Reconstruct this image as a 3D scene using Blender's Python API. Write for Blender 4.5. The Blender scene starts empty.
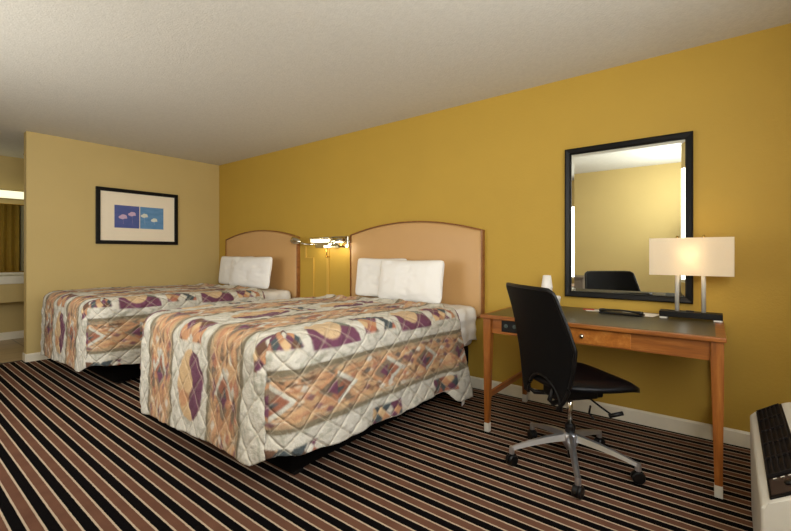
import bpy, bmesh, math, random
import numpy as np
from mathutils import Vector, Matrix
random.seed(4); rng = np.random.RandomState(7)
S = bpy.context.scene
C = S.collection
PI = math.pi

# ------------------------------------------------------------------ camera
cam = bpy.data.objects.new('camera', bpy.data.cameras.new('camera'))
C.objects.link(cam); S.camera = cam
cam.location = (5.722, -3.183, 1.142)
cam.rotation_euler = (PI/2, 0, 0.657)
cam.data.sensor_width = 36.0
cam.data.lens = 36.0*409.6/791.0
cam.data.shift_y = -11.7/791.0
cam.data.clip_start = 0.02

# ------------------------------------------------------------------ world, lights, exposure
w = bpy.data.worlds.new('world'); S.world = w; w.use_nodes = True
w.node_tree.nodes['Background'].inputs[0].default_value = (.75, .85, 1, 1)
w.node_tree.nodes['Background'].inputs[1].default_value = 0.6
S.view_settings.view_transform = 'Standard'
S.view_settings.look = 'None'
S.view_settings.gamma = 1.0
S.view_settings.use_curve_mapping = False
S.view_settings.exposure = 0.07

def area(name, loc, target, sx, sy, energy, color, spread=PI):
    l = bpy.data.lights.new(name, 'AREA'); l.shape = 'RECTANGLE'; l.size = sx; l.size_y = sy
    l.energy = energy; l.color = color; l.spread = spread
    o = bpy.data.objects.new(name, l); C.objects.link(o); o.location = loc
    o.rotation_euler = (Vector(target)-Vector(loc)).to_track_quat('-Z', 'Y').to_euler()
    return o
area('window_daylight', (6.18, -2.2, 1.45), (2.5, -1.2, 0.9), 2.2, 1.2, 36, (1.0, .98, .94))
area('bounce_light', (5.85, -3.0, 1.75), (4.7, -2.7, 2.44), 0.9, 0.6, 37, (.98, 1.0, .97))
area('room_fill_light', (2.5, -3.7, 1.35), (1.9, -1.2, 1.45), 2.2, 1.2, 42, (.99, .98, .93))  # added fill without a fixture, brightens the far end of the room

# ------------------------------------------------------------------ material helpers
def srgb(r, g, b):
    f = lambda c: (c/255/12.92) if c/255 <= .04045 else ((c/255+.055)/1.055)**2.4
    return (f(r), f(g), f(b), 1)

class NT:
    def __init__(s, name):
        s.m = bpy.data.materials.new(name); s.m.use_nodes = True
        s.t = s.m.node_tree; s.b = s.t.nodes['Principled BSDF']; s.o = s.t.nodes['Material Output']
    def n(s, typ, **kw):
        nd = s.t.nodes.new(typ)
        for k, v in kw.items(): setattr(nd, k, v)
        return nd
    def l(s, a, b): s.t.links.new(a, b)
    def put(s, v, sock):
        if isinstance(v, (int, float, tuple)): sock.default_value = v
        else: s.l(v, sock)
    def math(s, op, a, b=0, c=None):
        nd = s.n('ShaderNodeMath', operation=op); s.put(a, nd.inputs[0]); s.put(b, nd.inputs[1])
        if c is not None: s.put(c, nd.inputs[2])
        return nd.outputs[0]
    def mix(s, f, a, b):
        nd = s.n('ShaderNodeMix', data_type='RGBA'); s.put(f, nd.inputs[0]); s.put(a, nd.inputs[6]); s.put(b, nd.inputs[7])
        return nd.outputs[2]
    def noise(s, scale, detail=2, vec=None, rough=.5, out=0):
        nd = s.n('ShaderNodeTexNoise'); nd.inputs['Scale'].default_value = scale
        nd.inputs['Detail'].default_value = detail; nd.inputs['Roughness'].default_value = rough
        if vec is not None: s.l(vec, nd.inputs['Vector'])
        return nd.outputs[out]
    def obj(s): return s.n('ShaderNodeTexCoord').outputs['Object']
    def world(s): return s.n('ShaderNodeNewGeometry').outputs['Position']
    def map(s, vec, sc):
        nd = s.n('ShaderNodeMapping'); s.l(vec, nd.inputs[0]); nd.inputs['Scale'].default_value = sc; return nd.outputs[0]
    def ramp(s, f, stops):
        nd = s.n('ShaderNodeValToRGB'); s.l(f, nd.inputs[0]); cr = nd.color_ramp
        while len(cr.elements) < len(stops): cr.elements.new(.5)
        for e, (p, c) in zip(cr.elements, stops): e.position = p; e.color = c
        return nd.outputs[0]
    def bump(s, h, strength=.3, dist=.01):
        nd = s.n('ShaderNodeBump'); nd.inputs['Strength'].default_value = strength
        nd.inputs['Distance'].default_value = dist; s.l(h, nd.inputs['Height']); s.l(nd.outputs[0], s.b.inputs['Normal'])
    def set(s, **kw):
        nm = dict(col='Base Color', rough='Roughness', metal='Metallic', spec='Specular IOR Level', trans='Transmission Weight',
                  emit='Emission Color', estr='Emission Strength', sub='Subsurface Weight', sheen='Sheen Weight', ior='IOR', coat='Coat Weight')
        for k, v in kw.items(): s.put(v, s.b.inputs[nm[k]])
        return s

def mat(name, col, rough=.5, metal=0, var=.06, vscale=30, bump=0, bscale=200, **kw):
    t = NT(name)
    dark = tuple(c*(1-var) for c in col[:3])+(1,); lite = tuple(min(1, c*(1+var)) for c in col[:3])+(1,)
    t.set(col=t.mix(t.noise(vscale, 3, t.obj()), dark, lite), rough=rough, metal=metal, **kw)
    if bump: t.bump(t.noise(bscale, 3, t.obj()), bump, .002)
    return t.m

def wall_mat(name, col):
    t = NT(name); p = t.world()
    t.set(col=t.mix(t.noise(2.2, 4, p), tuple(c*.94 for c in col[:3])+(1,), tuple(c*1.05 for c in col[:3])+(1,)), rough=.62, spec=.35)
    t.bump(t.noise(55, 4, p, .6), .35, .004)
    return t.m
WALL = wall_mat('mustard_accent_wall_paint', srgb(189, 154, 62))
PALE = wall_mat('pale_straw_wall_paint', srgb(202, 178, 118))
def ceiling_mat():
    t = NT('popcorn_ceiling'); p = t.world()
    n = t.noise(75, 4, p, .6)
    v = t.n('ShaderNodeTexVoronoi'); v.inputs['Scale'].default_value = 95; t.l(p, v.inputs['Vector'])
    h = t.math('SUBTRACT', n, t.math('MULTIPLY', v.outputs['Distance'], .5))
    t.set(col=t.mix(t.noise(40, 3, p), srgb(204, 201, 192), srgb(222, 219, 210)), rough=.9, spec=.2)
    t.bump(h, .35, .007)
    return t.m
CEIL = ceiling_mat()
def carpet_mat():
    t = NT('striped_carpet'); p = t.world()
    sp = t.n('ShaderNodeSeparateXYZ'); t.l(p, sp.inputs[0])
    wob = t.math('MULTIPLY', t.math('SUBTRACT', t.noise(60, 2, p), .5), .004)
    y = t.math('ADD', sp.outputs[1], wob)
    a = t.math('FRACT', t.math('DIVIDE', t.math('SUBTRACT', -2.631+9.25, y), .0925))   # 0 at beige line
    half = t.math('GREATER_THAN', a, .5)
    a2 = t.math('FRACT', t.math('MULTIPLY', a, 2))
    d = t.math('MINIMUM', a2, t.math('SUBTRACT', 1, a2))
    line = t.math('LESS_THAN', d, .085)
    pile = t.noise(420, 2, p); pt = t.noise(9, 3, p)
    brown = t.mix(t.math('MULTIPLY', t.math('ADD', pile, pt), .5), srgb(70, 44, 34), srgb(134, 95, 76))
    black = t.mix(pile, srgb(4, 3, 4), srgb(17, 14, 15))
    beige = t.mix(pile, srgb(164, 144, 122), srgb(214, 196, 172))
    t.set(col=t.mix(line, t.mix(half, brown, black), beige), rough=.95, spec=.05)
    t.bump(pile, .5, .004)
    return t.m
CARPET = carpet_mat()
def tile_mat():
    t = NT('beige_floor_tile'); p = t.world()
    b = t.n('ShaderNodeTexBrick'); t.l(p, b.inputs['Vector']); b.offset = 0
    b.inputs['Scale'].default_value = 1; b.inputs['Brick Width'].default_value = .33; b.inputs['Row Height'].default_value = .33
    b.inputs['Mortar Size'].default_value = .006
    b.inputs['Color1'].default_value = srgb(196, 172, 128); b.inputs['Color2'].default_value = srgb(203, 180, 138); b.inputs['Mortar'].default_value = srgb(140, 118, 84)
    t.set(col=t.mix(t.math('MULTIPLY', t.noise(8, 4, p), .3), b.outputs[0], srgb(180, 150, 105)), rough=.35)
    return t.m
TILE = tile_mat()
def wood_mat(name, c1, c2, c3, axis=(1, 14, 14), rough=.35):
    t = NT(name); v = t.map(t.obj(), axis)
    n = t.noise(3.2, 5, v, .6); n2 = t.noise(14, 4, v, .6)
    c = t.ramp(t.math('ADD', t.math('MULTIPLY', n, .7), t.math('MULTIPLY', n2, .3)), [(.3, c1), (.52, c2), (.72, c3)])
    t.set(col=c, rough=rough, spec=.5); t.bump(n2, .08, .002)
    return t.m
WOODX = wood_mat('orange_maple_lengthwise', srgb(112, 62, 22), srgb(150, 88, 34), srgb(176, 114, 54))
WOODZ = wood_mat('orange_maple_upright', srgb(112, 62, 22), srgb(150, 88, 34), srgb(178, 116, 54), (14, 14, 1))
WOODY = wood_mat('orange_maple_crosswise', srgb(112, 58, 24), srgb(146, 82, 36), srgb(172, 106, 54), (14, 1, 14))
TRIMWOOD = wood_mat('brown_trim_wood', srgb(112, 68, 32), srgb(146, 94, 48), srgb(172, 120, 70), (6, 6, 6))
DARKWOOD = wood_mat('dark_nightstand_wood', srgb(40, 22, 14), srgb(58, 32, 20), srgb(74, 44, 28))
LAMINATE = mat('dark_olive_laminate', srgb(70, 63, 42), .33, var=.08, vscale=60)
BLACKP = mat('black_plastic', srgb(9, 9, 10), .4, spec=.35, var=.1)
BLACKM = mat('black_mesh_fabric', srgb(11, 11, 12), .6, spec=.12, var=.15, vscale=300, bump=.3, bscale=600)
LEATHER = mat('black_leather', srgb(7, 8, 12), .36, spec=.2, var=.1, bump=.15, bscale=300)
BLACKF = mat('black_lacquer_frame', srgb(6, 5, 5), .45, spec=.25, var=.1)
ALU = mat('satin_aluminium', srgb(205, 208, 214), .3, .9, var=.05)
NICKEL = mat('brushed_nickel', srgb(222, 219, 210), .4, .15, var=.03)
CHROME = mat('chrome', srgb(215, 212, 200), .1, 1, var=.02)
BRASS = mat('brass', srgb(205, 170, 90), .2, 1, var=.04)
WHITEP = mat('white_paint', srgb(224, 220, 206), .45, var=.03)
CREAMTRIM = mat('cream_baseboard_paint', srgb(238, 230, 208), .45, var=.04)
IVORY = mat('ivory_plastic', srgb(200, 196, 184), .4, var=.03)
RIB = mat('grey_brown_rib', srgb(26, 22, 21), .6, spec=.15, var=.05)
DARKBR = mat('dark_brown_plastic', srgb(10, 7, 7), .6, spec=.15, var=.1)
PANELBR = mat('brown_panel', srgb(38, 24, 21), .4, var=.1)
VINYL = mat('tan_vinyl', srgb(200, 158, 104), .45, var=.04, vscale=6, bump=.15, bscale=120)
DARKCLOTH = mat('dark_box_spring_cloth', srgb(11, 8, 7), .95, spec=.1, var=.1)
LINEN = mat('white_linen', srgb(232, 230, 226), .8, var=.02, vscale=12, bump=.2, bscale=500)
PILLOW = mat('white_pillowcase', srgb(244, 242, 238), .8, var=.01, vscale=10, bump=.25, bscale=14)
FOAM = mat('white_foam', srgb(240, 236, 230), .6, var=.02)
PAPER = mat('white_paper', srgb(236, 232, 226), .6, var=.02)
REDPAPER = mat('red_paper', srgb(190, 48, 34), .6, var=.05)
GREYWOOD = mat('grey_brown_dresser', srgb(120, 108, 96), .5, var=.08)
GOLD = mat('gold_curtain', srgb(222, 188, 96), .7, var=.12, vscale=20)
RACEWAY = mat('mustard_painted_metal', srgb(205, 165, 72), .5, var=.03)
BLUEGLASS = mat('teal_glass', srgb(120, 190, 180), .15, var=.1)
COUNTER = mat('white_cultured_marble', srgb(232, 226, 206), .3, var=.03)
MATBOARD = mat('cream_matboard', srgb(244, 232, 208), .7, var=.02)
def emis(name, col, k):
    t = NT(name); t.set(col=col, emit=col, estr=float(k), rough=.6); return t.m
FLUOR = emis('lit_fluorescent_diffuser', srgb(255, 250, 206), 1.1)
BULB = emis('lit_bulb', srgb(255, 220, 160), 6)
TUBE = emis('lit_reading_tube', srgb(255, 244, 214), 1.3)
def shade_mat():
    t = NT('cream_lampshade_linen'); p = t.obj()
    col = t.mix(t.noise(120, 2, t.map(p, (1, 1, 6))), srgb(244, 232, 208), srgb(250, 240, 220))
    tr = t.n('ShaderNodeBsdfTranslucent'); t.l(col, tr.inputs[0])
    ms = t.n('ShaderNodeMixShader'); ms.inputs[0].default_value = .4
    t.set(col=col, rough=.9); t.l(t.b.outputs[0], ms.inputs[1]); t.l(tr.outputs[0], ms.inputs[2]); t.l(ms.outputs[0], t.o.inputs[0])
    return t.m
SHADE = shade_mat()
MIRROR = NT('mirror_glass').set(col=(.9, .93, .88, 1), metal=1.0, rough=.015).m
GLASS = NT('window_glass').set(col=(.9, .95, 1, 1), trans=1.0, rough=.02, ior=1.45).m

# ------------------------------------------------------------------ mesh helpers
def empty(name, loc=(0, 0, 0), rz=0, label=None, cat=None, group=None):
    o = bpy.data.objects.new(name, None); C.objects.link(o); o.empty_display_size = .1
    o.location = loc; o.rotation_euler = (0, 0, rz)
    if label: tag(o, label, cat, group)
    return o
def tag(o, label=None, cat=None, group=None, kind=None):
    for k, v in (('label', label), ('category', cat), ('group', group), ('kind', kind)):
        if v: o[k] = v
    return o
def make(name, bm, m, parent=None, smooth=False, loc=None):
    me = bpy.data.meshes.new(name); bmesh.ops.recalc_face_normals(bm, faces=bm.faces[:])
    bm.to_mesh(me); bm.free()
    for mm in (m if isinstance(m, (list, tuple)) else [m]): me.materials.append(mm)
    if smooth:
        for p in me.polygons: p.use_smooth = True
    o = bpy.data.objects.new(name, me); C.objects.link(o)
    if parent: o.parent = parent
    if loc: o.location = loc
    return o
def wn(o):
    md = o.modifiers.new('wn', 'WEIGHTED_NORMAL'); return o
def box(bm, x0, x1, y0, y1, z0, z1, bev=0, seg=2, mi=0):
    r = bmesh.ops.create_cube(bm, size=1)
    vs = r['verts']
    for v in vs:
        v.co = Vector(((x0+x1)/2+v.co.x*(x1-x0), (y0+y1)/2+v.co.y*(y1-y0), (z0+z1)/2+v.co.z*(z1-z0)))
    fs = {f for v in vs for f in v.link_faces}
    for f in fs: f.material_index = mi
    if bev:
        es = list({e for v in vs for e in v.link_edges})
        bmesh.ops.bevel(bm, geom=es, offset=bev, segments=seg, affect='EDGES', profile=.5)
def bx(name, m, parent, x0, x1, y0, y1, z0, z1, bev=0, seg=2):
    bm = bmesh.new(); box(bm, x0, x1, y0, y1, z0, z1, bev, seg); return make(name, bm, m, parent)
def lathe(bm, prof, cx=0, cy=0, n=24, mtx=None):
    rings = []
    for r, z in prof:
        ring = []
        for i in range(n):
            a = 2*PI*i/n; co = Vector((cx+r*math.cos(a), cy+r*math.sin(a), z))
            if mtx: co = mtx @ co
            ring.append(bm.verts.new(co))
        rings.append(ring)
    for a, b in zip(rings, rings[1:]):
        for i in range(n): bm.faces.new((a[i], a[(i+1) % n], b[(i+1) % n], b[i]))
    bm.faces.new(rings[0][::-1]); bm.faces.new(rings[-1])
def tube(bm, pts, radii, n=10, flat=1.0):
    pts = [Vector(p) for p in pts]
    if not isinstance(radii, (list, tuple)): radii = [radii]*len(pts)
    rings = []
    for i, p in enumerate(pts):
        d = (pts[min(i+1, len(pts)-1)]-pts[max(i-1, 0)]).normalized()
        up = Vector((0, 0, 1)) if abs(d.z) < .95 else Vector((1, 0, 0))
        s = d.cross(up).normalized(); u = s.cross(d).normalized()
        rings.append([bm.verts.new(p+(s*math.cos(2*PI*k/n)*radii[i]+u*math.sin(2*PI*k/n)*radii[i]*flat)) for k in range(n)])
    for a, b in zip(rings, rings[1:]):
        for k in range(n): bm.faces.new((a[k], a[(k+1) % n], b[(k+1) % n], b[k]))
    bm.faces.new(rings[0][::-1]); bm.faces.new(rings[-1])
def prism(bm, poly, axis, a, b, bev=0):
    # poly in the two other axes, extruded along axis from a to b
    def co(p, t):
        if axis == 'x': return Vector((t, p[0], p[1]))
        if axis == 'y': return Vector((p[0], t, p[1]))
        return Vector((p[0], p[1], t))
    A = [bm.verts.new(co(p, a)) for p in poly]; B = [bm.verts.new(co(p, b)) for p in poly]
    n = len(poly); bm.faces.new(A[::-1]); bm.faces.new(B)
    for i in range(n): bm.faces.new((A[i], A[(i+1) % n], B[(i+1) % n], B[i]))
    if bev:
        bmesh.ops.bevel(bm, geom=list({e for v in A+B for e in v.link_edges}), offset=bev, segments=3, affect='EDGES', profile=.5)
def struct(name, bm, m, parent=None):
    o = make(name, bm, m, parent)
    if parent is None: o['kind'] = 'structure'
    return o
def sbox(name, m, *a, bev=0, parent=None):
    bm = bmesh.new(); box(bm, *a, bev); return struct(name, bm, m, parent)

# ------------------------------------------------------------------ room shell
XW, YW, H = 6.3, -3.9, 2.44
sbox('floor', CARPET, -.115, XW, YW, 0, -.1, 0)
sbox('floor_tile', TILE, -1.7, -.115, YW, 0, -.1, -.002)
sbox('ceiling', CEIL, -1.8, XW+.1, YW-.1, .1, H, H+.1)
sbox('wall_right', WALL, -1.8, XW+.1, 0, .12, -.1, H)
sbox('wall_left', PALE, -1.8, XW+.1, YW-.12, YW, -.1, H)
sbox('wall_back', PALE, -.115, 0, -2.14, 0, 0, H, bev=.004)
sbox('wall_vanity', PALE, -1.82, -1.7, YW, 0, -.1, H)
# window wall with opening
bm = bmesh.new()
for a in ((YW, -3.35, -.1, H), (-1.0, 0, -.1, H), (-3.35, -1.0, -.1, .8), (-3.35, -1.0, 2.1, H)):
    box(bm, XW, XW+.12, a[0], a[1], a[2], a[3])
struct('wall_front', bm, PALE)
bm = bmesh.new()
for a in ((-3.35, -3.3, .8, 2.1), (-1.05, -1.0, .8, 2.1), (-3.3, -1.05, .8, .85), (-3.3, -1.05, 2.05, 2.1), (-2.2, -2.15, .85, 2.05)):
    box(bm, XW+.02, XW+.08, a[0], a[1], a[2], a[3], .004)
wf = struct('window_1', bm, WHITEP)
bx('window_pane', GLASS, wf, XW+.045, XW+.053, -3.3, -1.05, .85, 2.05)
# baseboards with a small rounded top
def baseboard(name, axis, a, b, face, sgn, h=.092):
    bm = bmesh.new(); t = .012*sgn
    prism(bm, [(face, 0), (face+t, 0), (face+t, h-.012), (face+t*.4, h), (face, h)] if axis != 'x' else [(face, 0), (face+t, 0), (face+t, h-.012), (face+t*.4, h), (face, h)], axis, a, b)
    struct(name, bm, CREAMTRIM)
baseboard('baseboard_right', 'x', 0.012, XW, 0, -1)
baseboard('baseboard_back', 'y', -2.14, 0, 0, 1, .085)
baseboard('baseboard_left', 'x', -.1, XW, YW, 1)
baseboard('baseboard_vanity', 'y', YW, 0, -1.7, 1, .1)
bm = bmesh.new(); box(bm, -.115, .012, -2.152, -2.14, 0, .085, .003); struct('baseboard_end', bm, CREAMTRIM)
bm = bmesh.new(); box(bm, -.135, -.1, YW, -2.14, -.004, .004, .003); struct('trim_1', bm, mat('carpet_edge_strip', srgb(60, 48, 38), .6))

# ------------------------------------------------------------------ vanity alcove
v = empty('vanity', (-1.697, -1.9, 0), 0, 'white vanity counter with a mustard front panel in the alcove beyond the partition', 'vanity')
def vb(name, m, x0, x1, y0, y1, z0, z1, bev=0): return bx(name, m, v, x0+1.7, x1+1.7, y0+1.9, y1+1.9, z0, z1, bev)
vb('countertop', COUNTER, -1.7, -1.2, -3.3, -1.0, .765, .865, .008)
vb('backsplash', COUNTER, -1.7, -1.68, -3.3, -1.0, .865, .893, .003)
vb('front_panel', PALE, -1.245, -1.225, -3.3, -1.0, .535, .765, .002)
vb('side_panel', PALE, -1.7, -1.245, -1.06, -1.04, .535, .765, .002)
vm = empty('vanity_mirror', (-1.7, -1.9, .91), 0, 'frameless mirror above the vanity counter reflecting gold curtain folds', 'mirror')
bx('glass', MIRROR, vm, .001, .008, -1.4, .9, 0, .885)
bx('mirror_channel', BRASS, vm, .0, .014, -1.4, .9, .885, .9, .002)
bx('mirror_channel', BRASS, vm, .0, .014, -1.4, .9, -.012, 0, .002)
vl = empty('vanity_light', (-1.7, -1.9, 1.88), 0, 'long lit fluorescent light bar above the vanity mirror', 'light fixture')
bx('housing', WHITEP, vl, 0, .04, -1.35, .85, .0, .1, .004)
bm = bmesh.new(); prism(bm, [(.04, .0), (.1, .012), (.115, .05), (.1, .088), (.04, .1)], 'y', -1.34, .84); make('diffuser', bm, FLUOR, vl)
cu = empty('curtain', (-.13, -1.9, 0), 0, 'gold pleated curtain seen in the vanity mirror behind the partition', 'curtain')
bm = bmesh.new(); N = 90; prev = None
for i in range(N+1):
    y = -.22+.48*i/N; x = -.05-.03*math.sin(i*.38)-.008*math.sin(i*1.1)
    cur = [bm.verts.new((x, y, z)) for z in (.03, 2.2)]
    if prev: bm.faces.new((prev[0], cur[0], cur[1], prev[1]))
    prev = cur
o = make('fabric', bm, GOLD, cu, True); md = o.modifiers.new('t', 'SOLIDIFY'); md.thickness = .003
bm = bmesh.new(); tube(bm, [(-.05, -.23, 2.22), (-.05, .28, 2.22)], .01); make('rod', bm, BRASS, cu, True)
d1 = sbox('door_1', WHITEP, -.165, -.116, -1.62, -.9, .002, 2.03, bev=.004)
bm = bmesh.new(); lathe(bm, [(.005, 0), (.03, .01), (.034, .03), (.02, .05), (.004, .055)], n=16, mtx=Matrix.Translation((-.165, -1.56, 1.0)) @ Matrix.Rotation(-PI/2, 4, 'Y')); make('door_knob', bm, BLACKP, d1, True)

# ------------------------------------------------------------------ framed print on the partition
fp = empty('framed_print', (0, -1.064, 1.26), 0, 'black framed blue flower print with a wide cream mat on the partition wall', 'picture')
Wp, Hp = .93, .675
bm = bmesh.new(); t = .044
for a in ((-Wp/2, Wp/2, 0, t), (-Wp/2, Wp/2, Hp-t, Hp), (-Wp/2, -Wp/2+t, t, Hp-t), (Wp/2-t, Wp/2, t, Hp-t)): box(bm, .0, .028, *a, .004)
make('frame', bm, BLACKF, fp)
bx('mat_board', MATBOARD, fp, .002, .012, -Wp/2+t, Wp/2-t, t, Hp-t)
def print_mat():
    t = NT('blue_print'); p = t.obj(); sp = t.n('ShaderNodeSeparateXYZ'); t.l(p, sp.inputs[0])
    s = t.math('GREATER_THAN', sp.outputs[1], .005)
    n = t.noise(9, 3, t.map(p, (1, 1, 3)))
    a = t.mix(n, srgb(52, 88, 150), srgb(96, 96, 164)); b = t.mix(n, srgb(64, 124, 172), srgb(120, 164, 210))
    t.set(col=t.mix(s, a, b), rough=.5); return t.m
bm = bmesh.new(); box(bm, .0125, .0145, -.275, -.004, .2, .475); box(bm, .0125, .0145, .006, .282, .2, .475)
pr = make('print', bm, print_mat(), fp)
LIL = mat('pale_lilac_petals', srgb(206, 178, 206), .7, var=.15, vscale=60); WHP = mat('white_petals', srgb(222, 226, 214), .7, var=.1, vscale=60)
for k, (cy, cz, ww, mm) in enumerate(((-.185, .335, .05, LIL), (-.085, .375, .046, LIL), (.055, .365, .044, WHP), (.17, .315, .042, WHP))):
    bm = bmesh.new()
    for (dy, dz, sy, sz) in ((-.4, -.1, .55, .4), (.25, .15, .6, .42), (0, .3, .5, .3), (-.1, -.35, .45, .25), (.55, -.2, .4, .22)):
        vs = [bm.verts.new((.0152, cy+ww*(dy+sy*math.cos(a*PI/7)), cz+ww*(dz+sz*math.sin(a*PI/7)))) for a in range(14)]
        r = bmesh.ops.extrude_face_region(bm, geom=[bm.faces.new(vs)])
        for g in r['geom']:
            if isinstance(g, bmesh.types.BMVert): g.co.x += .0004+.0002*dy
    tube(bm, [(.0152, cy, cz-.03), (.0152, cy+.006, .25)], .0006, 4)
    make('flower', bm, mm, fp)

# ------------------------------------------------------------------ beds
BZ = .755
HW = .745     # half width of the covered bed
def arch_poly(hw, zb, zs, zp, r=.05, n=28, inset=0):
    pts = []
    for i in range(7):
        a = PI+PI/2*i/6; pts.append((-hw+inset+r+(r)*math.cos(a), zb+inset+r+r*math.sin(a)))
    for i in range(7):
        a = -PI/2+PI/2*i/6; pts.append((hw-inset-r+r*math.cos(a), zb+inset+r+r*math.sin(a)))
    for i in range(n+1):
        x = (hw-inset)*(1-2*i/n); pts.append((x, zs-inset+(zp-zs)*(1-(x/hw)**2)))
    return pts
def headboard(cx, hw, label):
    h = empty('headboard', (cx, -.0, .6), 0, label, 'headboard', 'arched headboards')
    bm = bmesh.new()
    A = arch_poly(hw, 0, .742, .85); B = arch_poly(hw, 0, .742, .85, inset=.010)
    ra = {}
    for nm, P_, y in (('a0', A, -.002), ('a1', A, -.048), ('b1', B, -.052), ('b0', B, -.02)):
        ra[nm] = [bm.verts.new((p[0], y, p[1])) for p in P_]
    n = len(A)
    for p, q in (('a0', 'a1'), ('a1', 'b1'), ('b1', 'b0'), ('b0', 'a0')):
        for i in range(n): bm.faces.new((ra[p][i], ra[p][(i+1) % n], ra[q][(i+1) % n], ra[q][i]))
    make('wood_trim', bm, TRIMWOOD, h)
    # puffed vinyl panel
    bm = bmesh.new(); P_ = arch_poly(hw, 0, .742, .85, inset=.011); cz = .4
    prev = None
    rings = []
    for k, (s, y) in enumerate(((1, -.004), (1, -.036), (.988, -.047), (.95, -.054), (.8, -.058), (.5, -.061), (.2, -.0625))):
        rings.append([bm.verts.new((p[0]*s, y, cz+(p[1]-cz)*s)) for p in P_])
    for a, b in zip(rings, rings[1:]):
        for i in range(n): bm.faces.new((a[i], a[(i+1) % n], b[(i+1) % n], b[i]))
    bm.faces.new(rings[-1]); bm.faces.new(rings[0][::-1])
    make('padded_panel', bm, VINYL, h, True)
    return h
headboard(3.455, .76, 'arched tan headboard with wood trim behind the nearer bed')
headboard(1.04, .79, 'arched tan headboard with wood trim behind the farther bed in the corner')

def build_bed(cx, label):
    b = empty('bed', (cx, -1.0, 0), 0, label, 'bed', 'double beds')
    bx('bed_base', DARKCLOTH, b, -.54, .54, -.86, .93, .02, .2, .01)
    bx('box_spring', DARKCLOTH, b, -.62, .62, -.93, .93, .2, .38, .03, 3)
    bx('mattress', LINEN, b, -.665, .665, -1.0, .925, .38, .69, .05, 4)
    for sx in (-1, 1):
        for sy in (-1, 1): bx('leg', BLACKP, b, sx*.5-.03, sx*.5+.03, sy*.8-.03, sy*.8+.03, 0, .02)
    return b
build_bed(3.49, 'bed nearer the camera on a low dark base')
build_bed(1.07, 'farther bed in the back corner on a low dark base')

# --- value noise
G = rng.rand(64, 64)
def vn(x, y):
    xi = np.floor(x).astype(int); yi = np.floor(y).astype(int); fx = x-xi; fy = y-yi
    fx = fx*fx*(3-2*fx); fy = fy*fy*(3-2*fy)
    g = lambda i, j: G[i % 64, j % 64]
    return (g(xi, yi)*(1-fx)+g(xi+1, yi)*fx)*(1-fy)+(g(xi, yi+1)*(1-fx)+g(xi+1, yi+1)*fx)*fy
def fbm(x, y): return vn(x, y)*.55+vn(x*2.1+7, y*2.1+3)*.3+vn(x*4.3+1, y*4.3+9)*.15
def hsh(i, j): return G[(i*7+j*13) % 64, (i*3-j*5+11) % 64]
def lc(r, g, b): return np.array(srgb(r, g, b)[:3])
CREAM, SAGE, TAN, PEACH, RUST, PLUM, TEAL, LINE, BRN = (lc(212, 208, 196), lc(140, 144, 124), lc(206, 174, 132), lc(194, 144, 106),
    lc(168, 104, 82), lc(104, 58, 84), lc(66, 80, 86), lc(112, 94, 72), lc(104, 74, 58))
PAL = np.array([PLUM, PEACH, TEAL, CREAM, RUST, PLUM, TAN, BRN])
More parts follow.
